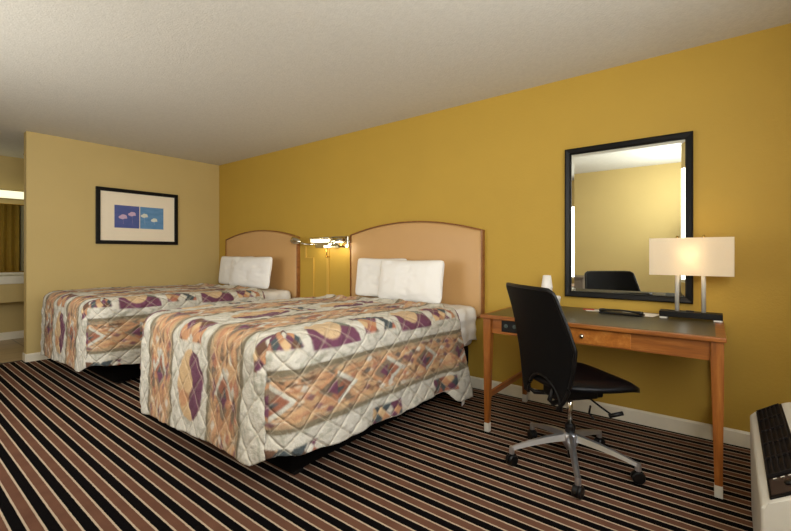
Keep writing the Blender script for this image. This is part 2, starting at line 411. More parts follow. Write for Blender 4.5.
def quilt_color(u, vv):
    """u across the bed from its centre line, vv along the bed from the head wall; both measured along the cloth"""
    au = np.abs(u)+.012*(fbm(vv*3, u*0+2)-.5)
    c = np.zeros(u.shape+(3,))
    nz = fbm(au*46+vv*3, vv*7)[..., None]; n2 = fbm(u*9, vv*9)[..., None]; n3 = fbm(au*70+5, vv*16)[..., None]
    cream = CREAM*(.93+.1*n2)*1.0; cream = np.where(n3 > .66, cream*.6+SAGE*.4, cream)
    orange = TAN*(1-nz)+PEACH*nz
    orange = np.where(n3 > .58, orange*.55+RUST*.45, orange); orange = np.where((nz > .62) & (n3 < .5), CREAM*.5+TAN*.5, orange)
    stk = np.abs(fbm(au*22+11, vv*3.2+4)-.5)[..., None]
    orange = np.where(stk < .022, BRN*.7+SAGE*.3, orange); orange = np.where((stk > .022) & (stk < .04), RUST*.5+TAN*.5, orange)
    stc = np.abs(fbm(au*12+31, vv*6+14)-.52)[..., None]
    cream = np.where(stc < .02, cream*.5+SAGE*.5, cream)
    band = lambda a, b: ((au >= a) & (au < b))[..., None]
    c = cream.copy()
    for a, b in ((.2, .5), (.855, 1.115)): c = np.where(band(a, b), orange, c)
    for a in (.2, .5, .855, 1.115):
        wdt = .009+.006*vn(vv*8, au*0+a*9)
        c = np.where((np.abs(au-a) < wdt)[..., None], LINE*.7+SAGE*.3, c)
        c = np.where(((au-a > wdt) & (au-a < wdt+.022) if a in (.2, .855) else (a-au > wdt) & (a-au < wdt+.022))[..., None], c*.6+SAGE*.4, c)
    for kk, prob, (b0, b1) in ((.05, .76, (.22, .48)), (.05, .76, (.875, 1.095))):
        pa = np.floor((au*1.6+vv*.7)/kk).astype(int); qa = np.floor((au*1.2-vv*.9)/kk).astype(int)
        hh = hsh(pa+3, qa+8)
        cc_ = PAL[np.floor(hsh(pa, qa+5)*7.99).astype(int)]
        c = np.where(((hh > prob) & (au > b0) & (au < b1))[..., None], cc_*.75+c*.25, c)
    # patchwork cells
    k = .06
    p, q = (au+vv)/k, (au-vv)/k*.8
    idx = np.floor(hsh(np.floor(p).astype(int), np.floor(q).astype(int))*7.99).astype(int)
    patch = PAL[idx]*(.85+.3*n2)
    # side diamonds in the orange bands
    for cu_, hw_ in ((.985, .085), (.35, .085)):
        ph = (vv+.06+(.17 if cu_ < .5 else 0)) % .40
        d = np.abs(au-cu_)/hw_+np.abs(ph-.2)/.15
        cell = np.floor((vv+.06+(.17 if cu_ < .5 else 0))/.40).astype(int)
        m = d < 1
        st = np.where((ph < .2)[..., None], RUST*.6+BRN*.4, np.where((hsh(cell, cell+1) > .45)[..., None], PLUM, RUST*.8+TAN*.2))
        st = np.where(((au-cu_)/hw_ > (ph-.2)/.1)[..., None], st, TEAL*.45+BRN*.3+TAN*.25)
        st = np.where(((ph > .2) & (d < .45))[..., None], PLUM, st); st = np.where(((ph < .2) & (d < .4) & (au > cu_))[..., None], TEAL*.8+BRN*.2, st)
        st = np.where(((d > .72) & (ph < .2))[..., None], CREAM*.8+SAGE*.2, st); st = np.where(((d > .8) & (ph >= .2))[..., None], PEACH, st)
        c = np.where(m[..., None], st*(.8+.4*n2), c)
    # moon and patchwork blocks in the outer cream band
    P0 = .70; t = (1.92-vv) % P0
    blk = (t > .03) & (t < .36) & (au > .59) & (au < .785) & (vv < 2.2)
    tt = (t-.195)/.165
    moon = blk & ((((tt+.12)/.66)**2+((au-.60)/.15)**2) < 1)
    leaf = blk & (tt > .35) & (au < .69) & ~moon
    mc = np.where((au > .0)[..., None], PLUM*(.8+.5*n2), PLUM)
    mc = np.where(leaf[..., None], TEAL*.4+SAGE*.6, mc); mc = np.where(moon[..., None], TAN*.9+CREAM*.1, mc)
    rim = blk & (((tt)**2+((au-.785)/.215)**2) > 1.02)
    c = np.where((blk & ~rim)[..., None], mc, c)
    blk2 = (t > .42) & (t < .68) & (au > .60) & (au < .76) & ((((t-.42)/.27)**2+((.77-au)/.18)**2) < 1.05)
    c = np.where(blk2[..., None], patch, c)
    # small blocks in the hem band
    th = (vv-.23) % .66
    hb = ((vv > 1.22) & (vv < 1.48) & (au > 1.17) & (au < 1.26)) | ((vv > .62) & (vv < .86) & (au > 1.15) & (au < 1.25)) | ((vv > 1.88) & (vv < 2.25) & (au > 1.19))
    c = np.where(hb[..., None], patch, c)
    # centre band: split half moon and patch
    tc = (2.57-vv) % P0
    e1 = ((u-.02)/.13)**2+((tc-.20)/.19)**2 < 1
    c = np.where(e1[..., None], np.where((u > .03+.02*np.sin(vv*30))[..., None], PLUM*(.8+.4*n2), np.where((n2 > .4), TAN, PEACH)), c)
    c = np.where(((tc > .43) & (tc < .57) & (np.abs(u) < .12))[..., None], patch, c)
    # foot end hem of the outer stripe
    c = np.where(((((vv > 2.0) & (vv < 2.16)) | ((vv > 2.28) & (vv < 2.5))) & (au > .655) & (au < .9) & (u < 0))[..., None], PLUM*.8+CREAM*.2, c)
    return np.clip(c, 0, 1)

def build_quilt_mesh():
    rc = .15; R = .09; wi = HW-rc; V0 = .47; Vf = 2.09; Li = Vf-rc
    D = .76         # skirt length as cloth, from the inner line
    st = .0085
    nu_top = int(2*wi/st); nv_top = int((Li-V0)/st); ns = int(D/st)
    us = np.concatenate([-wi-D*np.arange(ns, 0, -1)/ns, -wi+2*wi*np.arange(nu_top+1)/nu_top, wi+D*np.arange(1, ns+1)/ns])
    vs = np.concatenate([V0+(Li-V0)*np.arange(nv_top+1)/nv_top, Li+D*np.arange(1, ns+1)/ns])
    U, Vv = np.meshgrid(us, vs, indexing='ij')
    sg = np.sign(U); sg[sg == 0] = 1
    qu = np.maximum(np.abs(U)-wi, 0); qv = np.maximum(Vv-Li, 0)
    s = np.maximum(qu, qv); mx = np.maximum(s, 1e-9)
    th = np.where(s < 1e-6, 0, np.where(qu >= qv, 45*qv/mx, 90-45*qu/mx))*PI/180   # 0 = side, 90 = foot
    # perimeter distance for folds
    yside = np.where(qv > 0, Li, Vv)
    per = np.where(qu > 0, np.where(qv > 0, Li+th*.25, Vv), Li+.4+(wi-np.abs(U)))
    per = np.where((qv > 0) & (qu <= 0), Li+.4+(wi-U*1.0), per)
    # hem height (z at the edge)
    hemside = .20+.03*np.clip(1-(yside-.4)/.6, 0, 1)+.03*np.clip((yside-1.5)/.5, 0, 1)**2+.004*np.sin(yside*14)-.11/(1+np.exp((yside-.67)/.02))
    hemfoot = .172+.022*U/.7+.006*np.sin(U*5+1)
    f = th/(PI/2)
    hem = hemside*(1-f)+hemfoot*f+.02*np.sin(2*th)
    drop = (BZ-R)-hem
    smax = (rc-R)+R*PI/2+drop
    sa = s/D*smax            # actual cloth length down the skirt
    fl = rc-R
    a = np.clip((sa-fl)/R, 0, PI/2)
    down = np.maximum(sa-fl-R*PI/2, 0)
    out = np.minimum(sa, fl)+R*np.sin(a)
    z = BZ-R*(1-np.cos(a))-down-.03*np.clip((1.5-Vv)/1.1, 0, 1)
    dn = down/.55
    fold = .006*np.sin(per*13+2*np.sin(per*3.1))*dn+.004*np.sin(per*29+1.3)*dn**2
    out = out+.022*dn+fold
    pull = 1/(1+np.exp((Vv-.66)/.018))*(qu > 0)*(qv <= 0)
    out = out+pull*(.045*dn+.018)
    cosn = np.cos(th); sinn = np.sin(th)
    X = np.where(qu > 0, sg*(wi+out*cosn), U)
    X = np.where((qu <= 0), U, X)
    Y = np.where(qv > 0, -(Li+out*sinn), -Vv)
    # head edge is a little uneven
    Y += np.where(Vv < V0+.25, .03*np.sin(U*5+.8)*(1-(Vv-V0)/.25), 0)
    # quilting puffs
    uu = np.where(qu > 0, wi+sa*1.0, np.abs(U))*sg; v2 = np.where(qv > 0, Li+sa, Vv)
    TS = PI*.36
    uc = np.where(th < TS+.0001, uu, sg*(wi+rc*(PI/2-th)*(qu > 0)+0*U)); uc = np.where(qu > 0, uc, U)
    vc = np.where((th >= TS+.0001) & (qv > 0), Li+sa, np.where(qv > 0, Li+rc*th*1.3, Vv))
    A = uc/.125+vc/.165; B = uc/.125-vc/.165
    puff = (np.abs(np.sin(PI*A))*np.abs(np.sin(PI*B)))**.28
    n1 = fbm(uc*7+20, vc*7+20)-.5; n2 = fbm(uc*22+3, vc*22+5)-.5; n3 = fbm(uc*60+3, vc*25+5)-.5
    wr = np.sin(PI*A*2+6*fbm(uc*5, vc*5))*fbm(uc*12, vc*12)
    h = .009*puff+.010*n1*(1+.6*(s > 0))+.008*n2+.006*n3+.0022*wr
    # bunched edge by the pillows
    h += .02*np.exp(-((Vv-V0-.03)/.035)**2)*(.6+.8*vn(U*9+30, U*0+1))*(s < .02)
    nz = np.cos(a); nh = np.sin(a)
    nxn = np.where(qu > 0, sg*cosn, 0)*nh; nyn = np.where(qv > 0, -sinn, 0)*nh
    nxn = np.where((qu > 0) & (qv <= 0), sg*nh, nxn)
    X = X+nxn*h; Y = Y+nyn*h; Z = z+nz*h
    col = 0
    for du in (-1, 0, 1):
        for dv in (-1, 0, 1): col = col+quilt_color(uc+du*st/3, vc+dv*st/3)/9
    crev = 0
    ni, nj = U.shape
    co = np.stack([X, Y, Z], -1).reshape(-1, 3)
    idx = np.arange(ni*nj).reshape(ni, nj)
    F = np.stack([idx[:-1, :-1], idx[1:, :-1], idx[1:, 1:], idx[:-1, 1:]], -1).reshape(-1, 4)
    me = bpy.data.meshes.new('bedspread')
    me.vertices.add(len(co)); me.vertices.foreach_set('co', co.ravel().astype(np.float32))
    me.loops.add(F.size); me.loops.foreach_set('vertex_index', F.ravel().astype(np.int32))
    me.polygons.add(len(F)); me.polygons.foreach_set('loop_start', np.arange(0, F.size, 4, dtype=np.int32))
    me.update(); me.validate()
    me.polygons.foreach_set('use_smooth', np.ones(len(me.polygons), dtype=bool))
    av = me.attributes.new('cloth_uv', 'FLOAT_VECTOR', 'POINT')
    av.data.foreach_set('vector', np.stack([uc, vc, uc*0], -1).reshape(-1).astype(np.float32))
    at = me.color_attributes.new('patch', 'FLOAT_COLOR', 'POINT')
    cc = np.concatenate([col.reshape(-1, 3), np.ones((len(co), 1))], 1)
    at.data.foreach_set('color', cc.ravel().astype(np.float32))
    return me
def quilt_mat():
    t = NT('patchwork_quilt_cloth'); a = t.n('ShaderNodeAttribute', attribute_name='patch')
    n = t.noise(160, 3, t.obj())
    t.set(col=t.mix(t.math('MULTIPLY', n, .35), a.outputs['Color'], t.mix(n, a.outputs['Color'], srgb(120, 100, 80))), rough=.75, spec=.25, sheen=.05)
    uv = t.n('ShaderNodeAttribute', attribute_name='cloth_uv'); sp = t.n('ShaderNodeSeparateXYZ'); t.l(uv.outputs['Vector'], sp.inputs[0])
    a = t.math('DIVIDE', sp.outputs[0], .125); b = t.math('DIVIDE', sp.outputs[1], .165)
    def groove(x):
        d = t.math('ABSOLUTE', t.math('SUBTRACT', t.math('FRACT', t.math('ADD', x, .5)), .5))
        return t.math('MINIMUM', t.math('MULTIPLY', d, 9), 1)
    g = t.math('MULTIPLY', groove(t.math('ADD', a, b)), groove(t.math('SUBTRACT', a, b)))
    def stitch(x):
        d = t.math('ABSOLUTE', t.math('SUBTRACT', t.math('FRACT', t.math('ADD', x, .5)), .5))
        return t.math('MULTIPLY', t.math('GREATER_THAN', d, .03), t.math('LESS_THAN', d, .055))
    sm = t.math('MULTIPLY', t.math('MAXIMUM', stitch(t.math('ADD', a, b)), stitch(t.math('SUBTRACT', a, b))), .4)
    base = t.b.inputs['Base Color'].links[0].from_socket
    t.set(col=t.mix(sm, base, srgb(226, 212, 186)))
    wv = t.noise(28, 4, uv.outputs['Vector'], .6)
    t.bump(t.math('ADD', t.math('ADD', t.math('MULTIPLY', g, .65), t.math('MULTIPLY', wv, 1.3)), t.math('MULTIPLY', n, .12)), .7, .011)
    return t.m
qm = build_quilt_mesh(); qm.materials.append(quilt_mat())
for cx, lb in ((3.48, 'patchwork quilted bedspread on the nearer bed'), (1.075, 'patchwork quilted bedspread on the farther bed by the partition')):
    q = bpy.data.objects.new('bedspread', qm); C.objects.link(q); q.location = (cx, 0, 0)
    tag(q, lb, 'bedspread', 'quilted bedspreads')
    md = q.modifiers.new('t', 'SOLIDIFY'); md.thickness = .006; md.offset = -1

# white top sheet folded over the head end
def sheet(cx, label):
    bm = bmesh.new(); prof = []
    hw = .69; zt = .705; r = .06; zb = .43
    for i in range(13): prof.append((-hw-.004*math.sin(i*1.1), zb+(zt-r-zb)*i/12))
    for i in range(1, 9): a = PI-PI/2*i/8; prof.append((-hw+r+r*math.cos(a), zt-r+r*math.sin(a)))
    for i in range(1, 50): prof.append((-hw+r+(2*hw-2*r)*i/50, zt))
    for i in range(9): a = PI/2-PI/2*i/8; prof.append((hw-r+r*math.cos(a), zt-r+r*math.sin(a)))
    for i in range(1, 13): prof.append((hw+.004*math.sin(i*1.1), zt-r-(zt-r-zb)*i/12))
    rows = []
    for j in range(24):
        y = -.085-.5*j/23
        row = []
        for k, (x, z) in enumerate(prof):
            n = float(vn(np.array(k*.35+j*.1), np.array(j*.5)))-.5
            d = 1+ (.012*n+.006*math.sin(j*.8))/hw
            row.append(bm.verts.new((x*d, y, z+(.008*n if z > .7 else 0)+(.012*math.sin(j*.5) if z < .45 else 0))))
        rows.append(row)
    for a, b in zip(rows, rows[1:]):
        for k in range(len(prof)-1): bm.faces.new((a[k], a[k+1], b[k+1], b[k]))
    o = make('bed_sheet', bm, LINEN, None, True, (cx, 0, 0)); md = o.modifiers.new('t', 'SOLIDIFY'); md.thickness = .006
    tag(o, label, 'sheet', 'white sheets')
sheet(3.49, 'white sheet showing at the pillow end of the nearer bed')
sheet(1.07, 'white sheet showing at the pillow end of the farther bed')

def pillow(cx, cy, wd, ht, tk, lean, label, seed, zr=0, roll=0, z0=.75):
    bm = bmesh.new(); n = 34
    lay = {}
    for side in (1, -1):
        for i in range(n+1):
            for j in range(n+1):
                a = -1+2*i/n; b = -1+2*j/n
                edge = (i in (0, n)) or (j in (0, n))
                if side == -1 and edge: lay[(side, i, j)] = lay[(1, i, j)]; continue
                t = max(0, (1-abs(a)**2.6))**.55*max(0, (1-abs(b)**2.6))**.55
                nn = float(fbm(np.array(a*2.5+seed*3.3), np.array(b*2.5+seed)))-.5
                px = a*(1-.035*(1-b*b)*abs(a)**2)+.01*nn; pz = b*(1-.04*(1-a*a)*abs(b)**2)
                if b > 0: pz -= .03*(1-a*a)*b
                kc = 1-.075*(a*a*b*b)**3; px *= kc; pz *= kc
                lay[(side, i, j)] = bm.verts.new((px*wd/2, -side*(t*tk/2*(1+.5*nn)-.012*abs(nn)*t*4*abs(math.sin(a*7+seed))), pz*ht/2))
    for side in (1, -1):
        for i in range(n):
            for j in range(n):
                q = [lay[(side, i, j)], lay[(side, i+1, j)], lay[(side, i+1, j+1)], lay[(side, i, j+1)]]
                bm.faces.new(q if side == 1 else q[::-1])
    bmesh.ops.rotate(bm, verts=bm.verts[:], cent=(0, 0, 0), matrix=Matrix.Rotation(roll, 3, 'Y'))
    bmesh.ops.rotate(bm, verts=bm.verts[:], cent=(0, 0, 0), matrix=Matrix.Rotation(-lean, 3, 'X'))
    zmin = min(v.co.z for v in bm.verts)
    bmesh.ops.translate(bm, verts=bm.verts[:], vec=(0, 0, -zmin))
    o = make('pillow', bm, PILLOW, None, True, (cx, cy, z0)); o.rotation_euler.z = zr
    tag(o, label, 'pillow', 'white pillows')
pillow(3.20, -.155, .64, .39, .11, .12, 'white pillow on the left of the nearer bed, its side hidden', 1, z0=.727)
pillow(3.64, -.285, .70, .38, .14, .15, 'white pillow in front on the right of the nearer bed', 2, z0=.727)
pillow(.70, -.155, .84, .40, .11, .12, 'white pillow on the left of the farther bed, mostly covered', 3, z0=.727)
pillow(1.22, -.285, .88, .40, .14, .15, 'white pillow in front on the right of the farther bed', 4, z0=.727)

# small white care label hanging at the hem
bm = bmesh.new(); prism(bm, [(0, .0), (.035, .01), (.05, .07), (.01, .075)], 'x', -.002, .002)
o = make('care_tag', bm, LINEN, None, False, (4.285, -.53, .035)); tag(o, 'small white cloth tag hanging below the bedspread hem at the head end', 'tag')

# ------------------------------------------------------------------ nightstand between the beds
ns = empty('nightstand', (2.27, -.25, 0), 0, 'dark wooden nightstand between the two beds, mostly hidden', 'nightstand')
bx('body', DARKWOOD, ns, -.24, .24, -.18, .22, .08, .57, .004)
bx('top', DARKWOOD, ns, -.27, .27, -.21, .235, .57, .6, .006)
dr = bx('drawer', DARKWOOD, ns, -.22, .22, -.195, -.18, .36, .55, .004)
bm = bmesh.new(); lathe(bm, [(.004, 0), (.008, .01), (.014, .02), (.004, .026)], n=12, mtx=Matrix.Translation((0, -.195, .455)) @ Matrix.Rotation(PI/2, 4, 'X')); make('knob', bm, BRASS, dr, True)
for sx in (-1, 1):
    for sy in (-.15, .19): bx('leg', DARKWOOD, ns, sx*.2-.02, sx*.2+.02, sy-.02, sy+.02, 0, .08)

# ------------------------------------------------------------------ double reading lamp on the wall between the beds
wl = empty('wall_lamp', (2.38, 0, 1.27), 0, 'chrome double reading lamp mounted on the wall between the headboards', 'lamp')
bx('back_plate', CHROME, wl, -.25, .27, -.03, 0, -.062, .062, .006)
def half_shade(x0, x1, y, z, r, name, rot=0, m=CHROME):
    bm = bmesh.new(); rings = []
    for x in (x0, x0+.004, x1-.004, x1):
        e = .75 if x in (x0, x1) else 1
        rings.append([bm.verts.new((x, y+r*e*math.cos(a*PI/14-.15+rot), z+r*e*math.sin(a*PI/14-.15+rot))) for a in range(16)])
    for a, b in zip(rings, rings[1:]):
        for k in range(15): bm.faces.new((a[k], a[k+1], b[k+1], b[k]))
    bm.faces.new(rings[0]); bm.faces.new(rings[-1][::-1])
    o = make(name, bm, m, wl, True); md = o.modifiers.new('t', 'SOLIDIFY'); md.thickness = .003
    return o
s1 = half_shade(-.25, .06, -.09, .02, .038, 'lamp_shade', rot=-.7)
bm = bmesh.new(); tube(bm, [(-.235, -.10, .014), (.045, -.10, .014)], .017, 12); make('bulb', bm, TUBE, s1, True)
s2 = half_shade(.13, .26, -.08, .0, .045, 'lamp_shade', rot=-.2)
bm = bmesh.new(); tube(bm, [(.145, -.08, .0), (.245, -.08, .0)], .012, 10); make('bulb', bm, TUBE, s2, True)
for arm, rad in (([(-.24, -.03, -.02), (-.33, -.09, -.02), (-.40, -.14, .0)], .009), ([(.0, -.03, -.03), (.05, -.08, -.045), (.13, -.08, .0)], .009), ([(.27, -.03, .0), (.30, -.06, .0), (.33, -.06, .0)], .012)):
    bm = bmesh.new(); tube(bm, arm, rad, 8); make('swing_arm', bm, CHROME, wl, True)
bm = bmesh.new(); rings = []
for (x, r) in ((-.50, .045), (-.46, .045), (-.39, .028), (-.37, .016)):
    rings.append([bm.verts.new((x, -.14+r*math.cos(a*PI/8), .012+(x+.37)*-.12+r*math.sin(a*PI/8))) for a in range(16)])
for a, b in zip(rings, rings[1:]):
    for k in range(16): bm.faces.new((a[k], a[(k+1) % 16], b[(k+1) % 16], b[k]))
bm.faces.new(rings[-1])
o = make('reading_head', bm, CHROME, wl, True); md = o.modifiers.new('t', 'SOLIDIFY'); md.thickness = .003
bm = bmesh.new(); lathe(bm, [(.004, 0), (.03, .006), (.034, .03), (.01, .05)], n=16, mtx=Matrix.Translation((-.49, -.14, .025)) @ Matrix.Rotation(PI/2, 4, 'Y')); make('lens', bm, BLUEGLASS, o, True)
bm = bmesh.new(); lathe(bm, [(.004, -.02), (.018, -.018), (.022, 0), (.018, .018), (.004, .02)], n=14, mtx=Matrix.Translation((.19, -.045, -.03)) @ Matrix.Rotation(PI/2, 4, 'X')); make('switch_knob', bm, BRASS, wl, True)
bm = bmesh.new(); box(bm, -.015, .03, -.12, -.05, -.062, -.035, .004); make('glow_strip', bm, TUBE, wl)

for k, (lx, ly, lz) in enumerate(((2.28, -.13, 1.23), (2.57, -.12, 1.22))):
    pl = bpy.data.lights.new('reading_light', 'POINT'); pl.energy = 1.3; pl.color = (1, .86, .62); pl.shadow_soft_size = .03
    po = bpy.data.objects.new('reading_light', pl); C.objects.link(po); po.location = (lx, ly, lz)
cc = empty('cord_cover', (2.30, 0, .3), 0, 'narrow wall coloured cord cover running down from the reading lamp', 'cord cover')
bx('channel', RACEWAY, cc, .0, .035, -.018, 0, 0, .905, .003)
bx('collar', BRASS, cc, -.006, .041, -.022, 0, .80, .82, .002)
c2 = empty('cord_cover', (1.93, 0, .3), 0, 'wall coloured looped cord cover close to the farther headboard', 'cord cover')
bm = bmesh.new(); box(bm, .0, .02, -.014, 0, .80, .93, .002); box(bm, .0, .15, -.014, 0, .79, .80, .001); box(bm, .14, .15, -.014, 0, 0, .79, .001); make('channel', bm, RACEWAY, c2)
bm = bmesh.new(); tube(bm, [(2.318, -.03, 1.208), (2.318, -.03, 1.12)], .006, 8); tube(bm, [(2.318, -.03, 1.12), (2.318, -.03, 1.105)], .011, 8)
o = make('pull_cord', bm, BRASS, wl, True); o.location = (-2.38, 0, -1.27)

# ------------------------------------------------------------------ mirror over the desk
mr = empty('wall_mirror', (5.249, 0, .829), 0, 'large black framed mirror on the wall above the desk', 'mirror')
Wm, Hm, t = .766, 1.08, .04
bm = bmesh.new()
prof = [(0, 0), (0, -.03), (.008, -.034), (t-.008, -.026), (t, -.016), (t, 0)]
cs = [(-Wm/2, 0, 1, 1), (Wm/2, 0, -1, 1), (Wm/2, Hm, -1, -1), (-Wm/2, Hm, 1, -1)]
rings = [[bm.verts.new((x+sx*d, y, z+sz*d)) for (d, y) in prof] for x, z, sx, sz in cs]
for i in range(4):
    a, b = rings[i], rings[(i+1) % 4]
    for k in range(len(prof)): bm.faces.new((a[k], b[k], b[(k+1) % len(prof)], a[(k+1) % len(prof)]))
make('frame', bm, BLACKF, mr)
bm = bmesh.new(); x0, x1, z0, z1 = -Wm/2+t, Wm/2-t, t, Hm-t; bv = .022
o_ = [bm.verts.new(c) for c in ((x0, -.010, z0), (x1, -.010, z0), (x1, -.010, z1), (x0, -.010, z1))]
i_ = [bm.verts.new(c) for c in ((x0+bv, -.0135, z0+bv), (x1-bv, -.0135, z0+bv), (x1-bv, -.0135, z1-bv), (x0+bv, -.0135, z1-bv))]
b_ = [bm.verts.new(c) for c in ((x0, -.004, z0), (x1, -.004, z0), (x1, -.004, z1), (x0, -.004, z1))]
bm.faces.new(i_); bm.faces.new(b_[::-1])
for k in range(4):
    bm.faces.new((o_[k], o_[(k+1) % 4], i_[(k+1) % 4], i_[k])); bm.faces.new((b_[k], b_[(k+1) % 4], o_[(k+1) % 4], o_[k]))
make('glass', bm, MIRROR, mr)

# ------------------------------------------------------------------ desk
dx0, dx1, dy0, dy1, dz = 4.545, 5.778, -.765, -.014, .752
dk = empty('desk', (5.16, -.39, 0), 0, 'long orange wooden writing desk with tapered legs under the mirror', 'desk')
def loc(x, y): return x-5.16, y+.39
X0, Y0 = loc(dx0, dy0); X1, Y1 = loc(dx1, dy1)
bm = bmesh.new(); box(bm, X0, X1, Y0, Y1, dz-.022, dz, .004); tt = make('tabletop', bm, WOODX, dk)
bx('laminate_inlay', LAMINATE, tt, X0+.03, X1-.04, Y0+.03, Y1-.004, dz-.004, dz+.0012)
ya = Y0+.035
bx('apron', WOODX, dk, X0+.06, X1-.06, ya, ya+.018, .635, dz-.022, .001).name = 'front_apron'
bx('rear_apron', WOODX, dk, X0+.06, X1-.06, Y1-.04, Y1-.022, .635, dz-.022, .001)
for xx in (X0+.035, X1-.055): bx('side_apron', WOODY, dk, xx, xx+.018, ya+.03, Y1-.05, .635, dz-.022, .001)
def leg(cx, cy, name):
    bm = bmesh.new()
    def ring(h, z, ox, oy): return [bm.verts.new((cx+a*h+ox, cy+b*h+oy, z)) for a, b in ((-1, -1), (1, -1), (1, 1), (-1, 1))]
    sx = 1 if cx < 0 else -1; sy = 1 if cy < 0 else -1
    # the taper is on the inner faces
    R_ = [(.025, dz-.022), (.025, .62), (.0155, .055)]
    rr = [ring(h, z, -sx*(.025-h)*.5, -sy*(.025-h)*.5) for h, z in R_]
    for a, b in zip(rr, rr[1:]):
        for k in range(4): bm.faces.new((a[k], a[(k+1) % 4], b[(k+1) % 4], b[k]))
    bm.faces.new(rr[0]); bm.faces.new(rr[-1][::-1])
    bmesh.ops.bevel(bm, geom=bm.edges[:], offset=.0025, segments=2, affect='EDGES')
    l = make('leg', bm, WOODZ, dk)
    ox, oy = -sx*.0045, -sy*.0045
    bx('foot_cap', NICKEL, l, cx+ox-.0165, cx+ox+.0165, cy+oy-.0165, cy+oy+.0165, 0, .056, .002)
lx0, lx1 = X0+.038, X1-.034; ly0, ly1 = Y0+.04, Y1-.05
for a in (lx0, lx1):
    for b in (ly0, ly1): leg(a, b, 'leg')
for a in (lx0, lx1): bx('stretcher', WOODY, dk, a-.011, a+.011, ly0+.018, ly1-.018, .215, .25, .002)
# drawer front and the inset socket panel
px_, _ = loc(5.02, 0)
d = bx('drawer', wood_mat('figured_drawer_maple', srgb(138, 76, 26), srgb(176, 106, 42), srgb(204, 140, 70), (6, 6, 6), .3), dk, px_, px_+.368, ya-.006, ya, .642, .722, .002)
bm = bmesh.new(); lathe(bm, [(.004, 0), (.005, .008), (.0125, .014), (.0125, .02), (.004, .026)], n=18, mtx=Matrix.Translation((loc(5.151, 0)[0], ya-.006, .684)) @ Matrix.Rotation(PI/2, 4, 'X')); make('knob', bm, CHROME, d, True)
px_, _ = loc(4.675, 0)
sp = bx('socket_panel', BLACKP, dk, px_, px_+.17, ya-.004, ya, .652, .722, .002)
GGP = mat('grey_green_plastic', srgb(58, 72, 68), .4)
for cxx in (.03, .085, .14):
    bm = bmesh.new(); lathe(bm, [(.012, 0), (.012, .003), (.007, .004)], n=14, mtx=Matrix.Translation((px_+cxx, ya-.004, .69)) @ Matrix.Rotation(PI/2, 4, 'X'))
    make('socket', bm, GGP, sp)

# ------------------------------------------------------------------ things on the desk
TL = empty('table_lamp', (5.622, -.185, dz+.0014), 0, 'two post table lamp with a long cream rectangular shade on the desk', 'lamp')
bx('base', BLACKF, TL, -.152, .152, -.05, .05, .010, .044, .003)
for sx in (-.13, .13):
    for sy in (-.035, .035): bx('foot', NICKEL, TL, sx-.02, sx+.02, sy-.017, sy+.017, 0, .010, .002)
for sx in (-.064, .064):
    bm = bmesh.new(); lathe(bm, [(.011, .044), (.011, .44)], sx, 0, 18); make('post', bm, NICKEL, TL, True)
    bm = bmesh.new(); lathe(bm, [(.004, .44), (.006, .47), (.009, .476), (.009, .49), (.003, .498)], sx, 0, 14); make('finial', bm, BRASS, TL, True)
    bm = bmesh.new(); lathe(bm, [(.01, .33), (.022, .35), (.026, .38), (.02, .41), (.004, .425)], sx, -.026, 14); make('bulb', bm, mat('frosted_bulb_glass', srgb(240, 236, 226), .4), TL, True)
bm = bmesh.new(); hwx, hwy, z0, z1, th_ = .200, .085, .262, .482, .003
for a in ((-hwx, hwx, -hwy, -hwy+th_), (-hwx, hwx, hwy-th_, hwy), (-hwx, -hwx+th_, -hwy+th_, hwy-th_), (hwx-th_, hwx, -hwy+th_, hwy-th_)): box(bm, *a, z0, z1)
sh = make('lamp_shade', bm, SHADE, TL)
bm = bmesh.new(); tube(bm, [(-hwx+.004, 0, .455), (hwx-.004, 0, .455)], .003, 8)
for sy in (-1, 1): tube(bm, [(0, 0, .455), (0, sy*(hwy-.004), .455)], .003, 8)
make('shade_spider', bm, BRASS, sh)
bx('switch', BLACKP, TL, -.02, .02, -.02, .0, .044, .052, .002)
for sx in (0,):
    pl = bpy.data.lights.new('table_lamp_light', 'POINT'); pl.energy = 2.0; pl.color = (1, .84, .62); pl.shadow_soft_size = .078
    po = bpy.data.objects.new('table_lamp_light', pl); C.objects.link(po); po.location = (5.622+sx, -.185, 1.13)

ph = empty('telephone', (5.26, -.225, dz+.0014), -.12, 'flat black telephone handset lying on white papers on the desk', 'telephone')
bx('body', BLACKP, ph, -.12, .13, -.04, .04, 0, .012, .004)
bm = bmesh.new(); pts = [(-.12+.25*i/12, -.01, .020+.007*math.sin(PI*i/12)) for i in range(13)]
tube(bm, pts, [.019, .02, .014, .012, .012, .012, .012, .012, .012, .012, .014, .02, .018], 10, .5); make('handset', bm, BLACKP, ph, True)
def sheet_paper(name, x, y, a, b, rz, m, label, k, grp=None, cat='paper'):
    bm = bmesh.new(); box(bm, -a/2, a/2, -b/2, b/2, 0, .0012)
    o = make(name, bm, m, None, False, (x, y, dz+.0014+k*.0013)); o.rotation_euler.z = rz; tag(o, label, cat, grp)
sheet_paper('paper_sheet', 5.35, -.13, .21, .16, -.2, PAPER, 'white paper sheet behind the telephone on the desk', 0)
sheet_paper('brochure', 5.09, -.12, .12, .09, .35, PAPER, 'small white brochure left of the telephone on the desk', 0, cat='brochure')
sheet_paper('brochure', 5.045, -.10, .07, .06, .2, REDPAPER, 'small red brochure lying by the wall under the mirror corner', 1, cat='brochure')

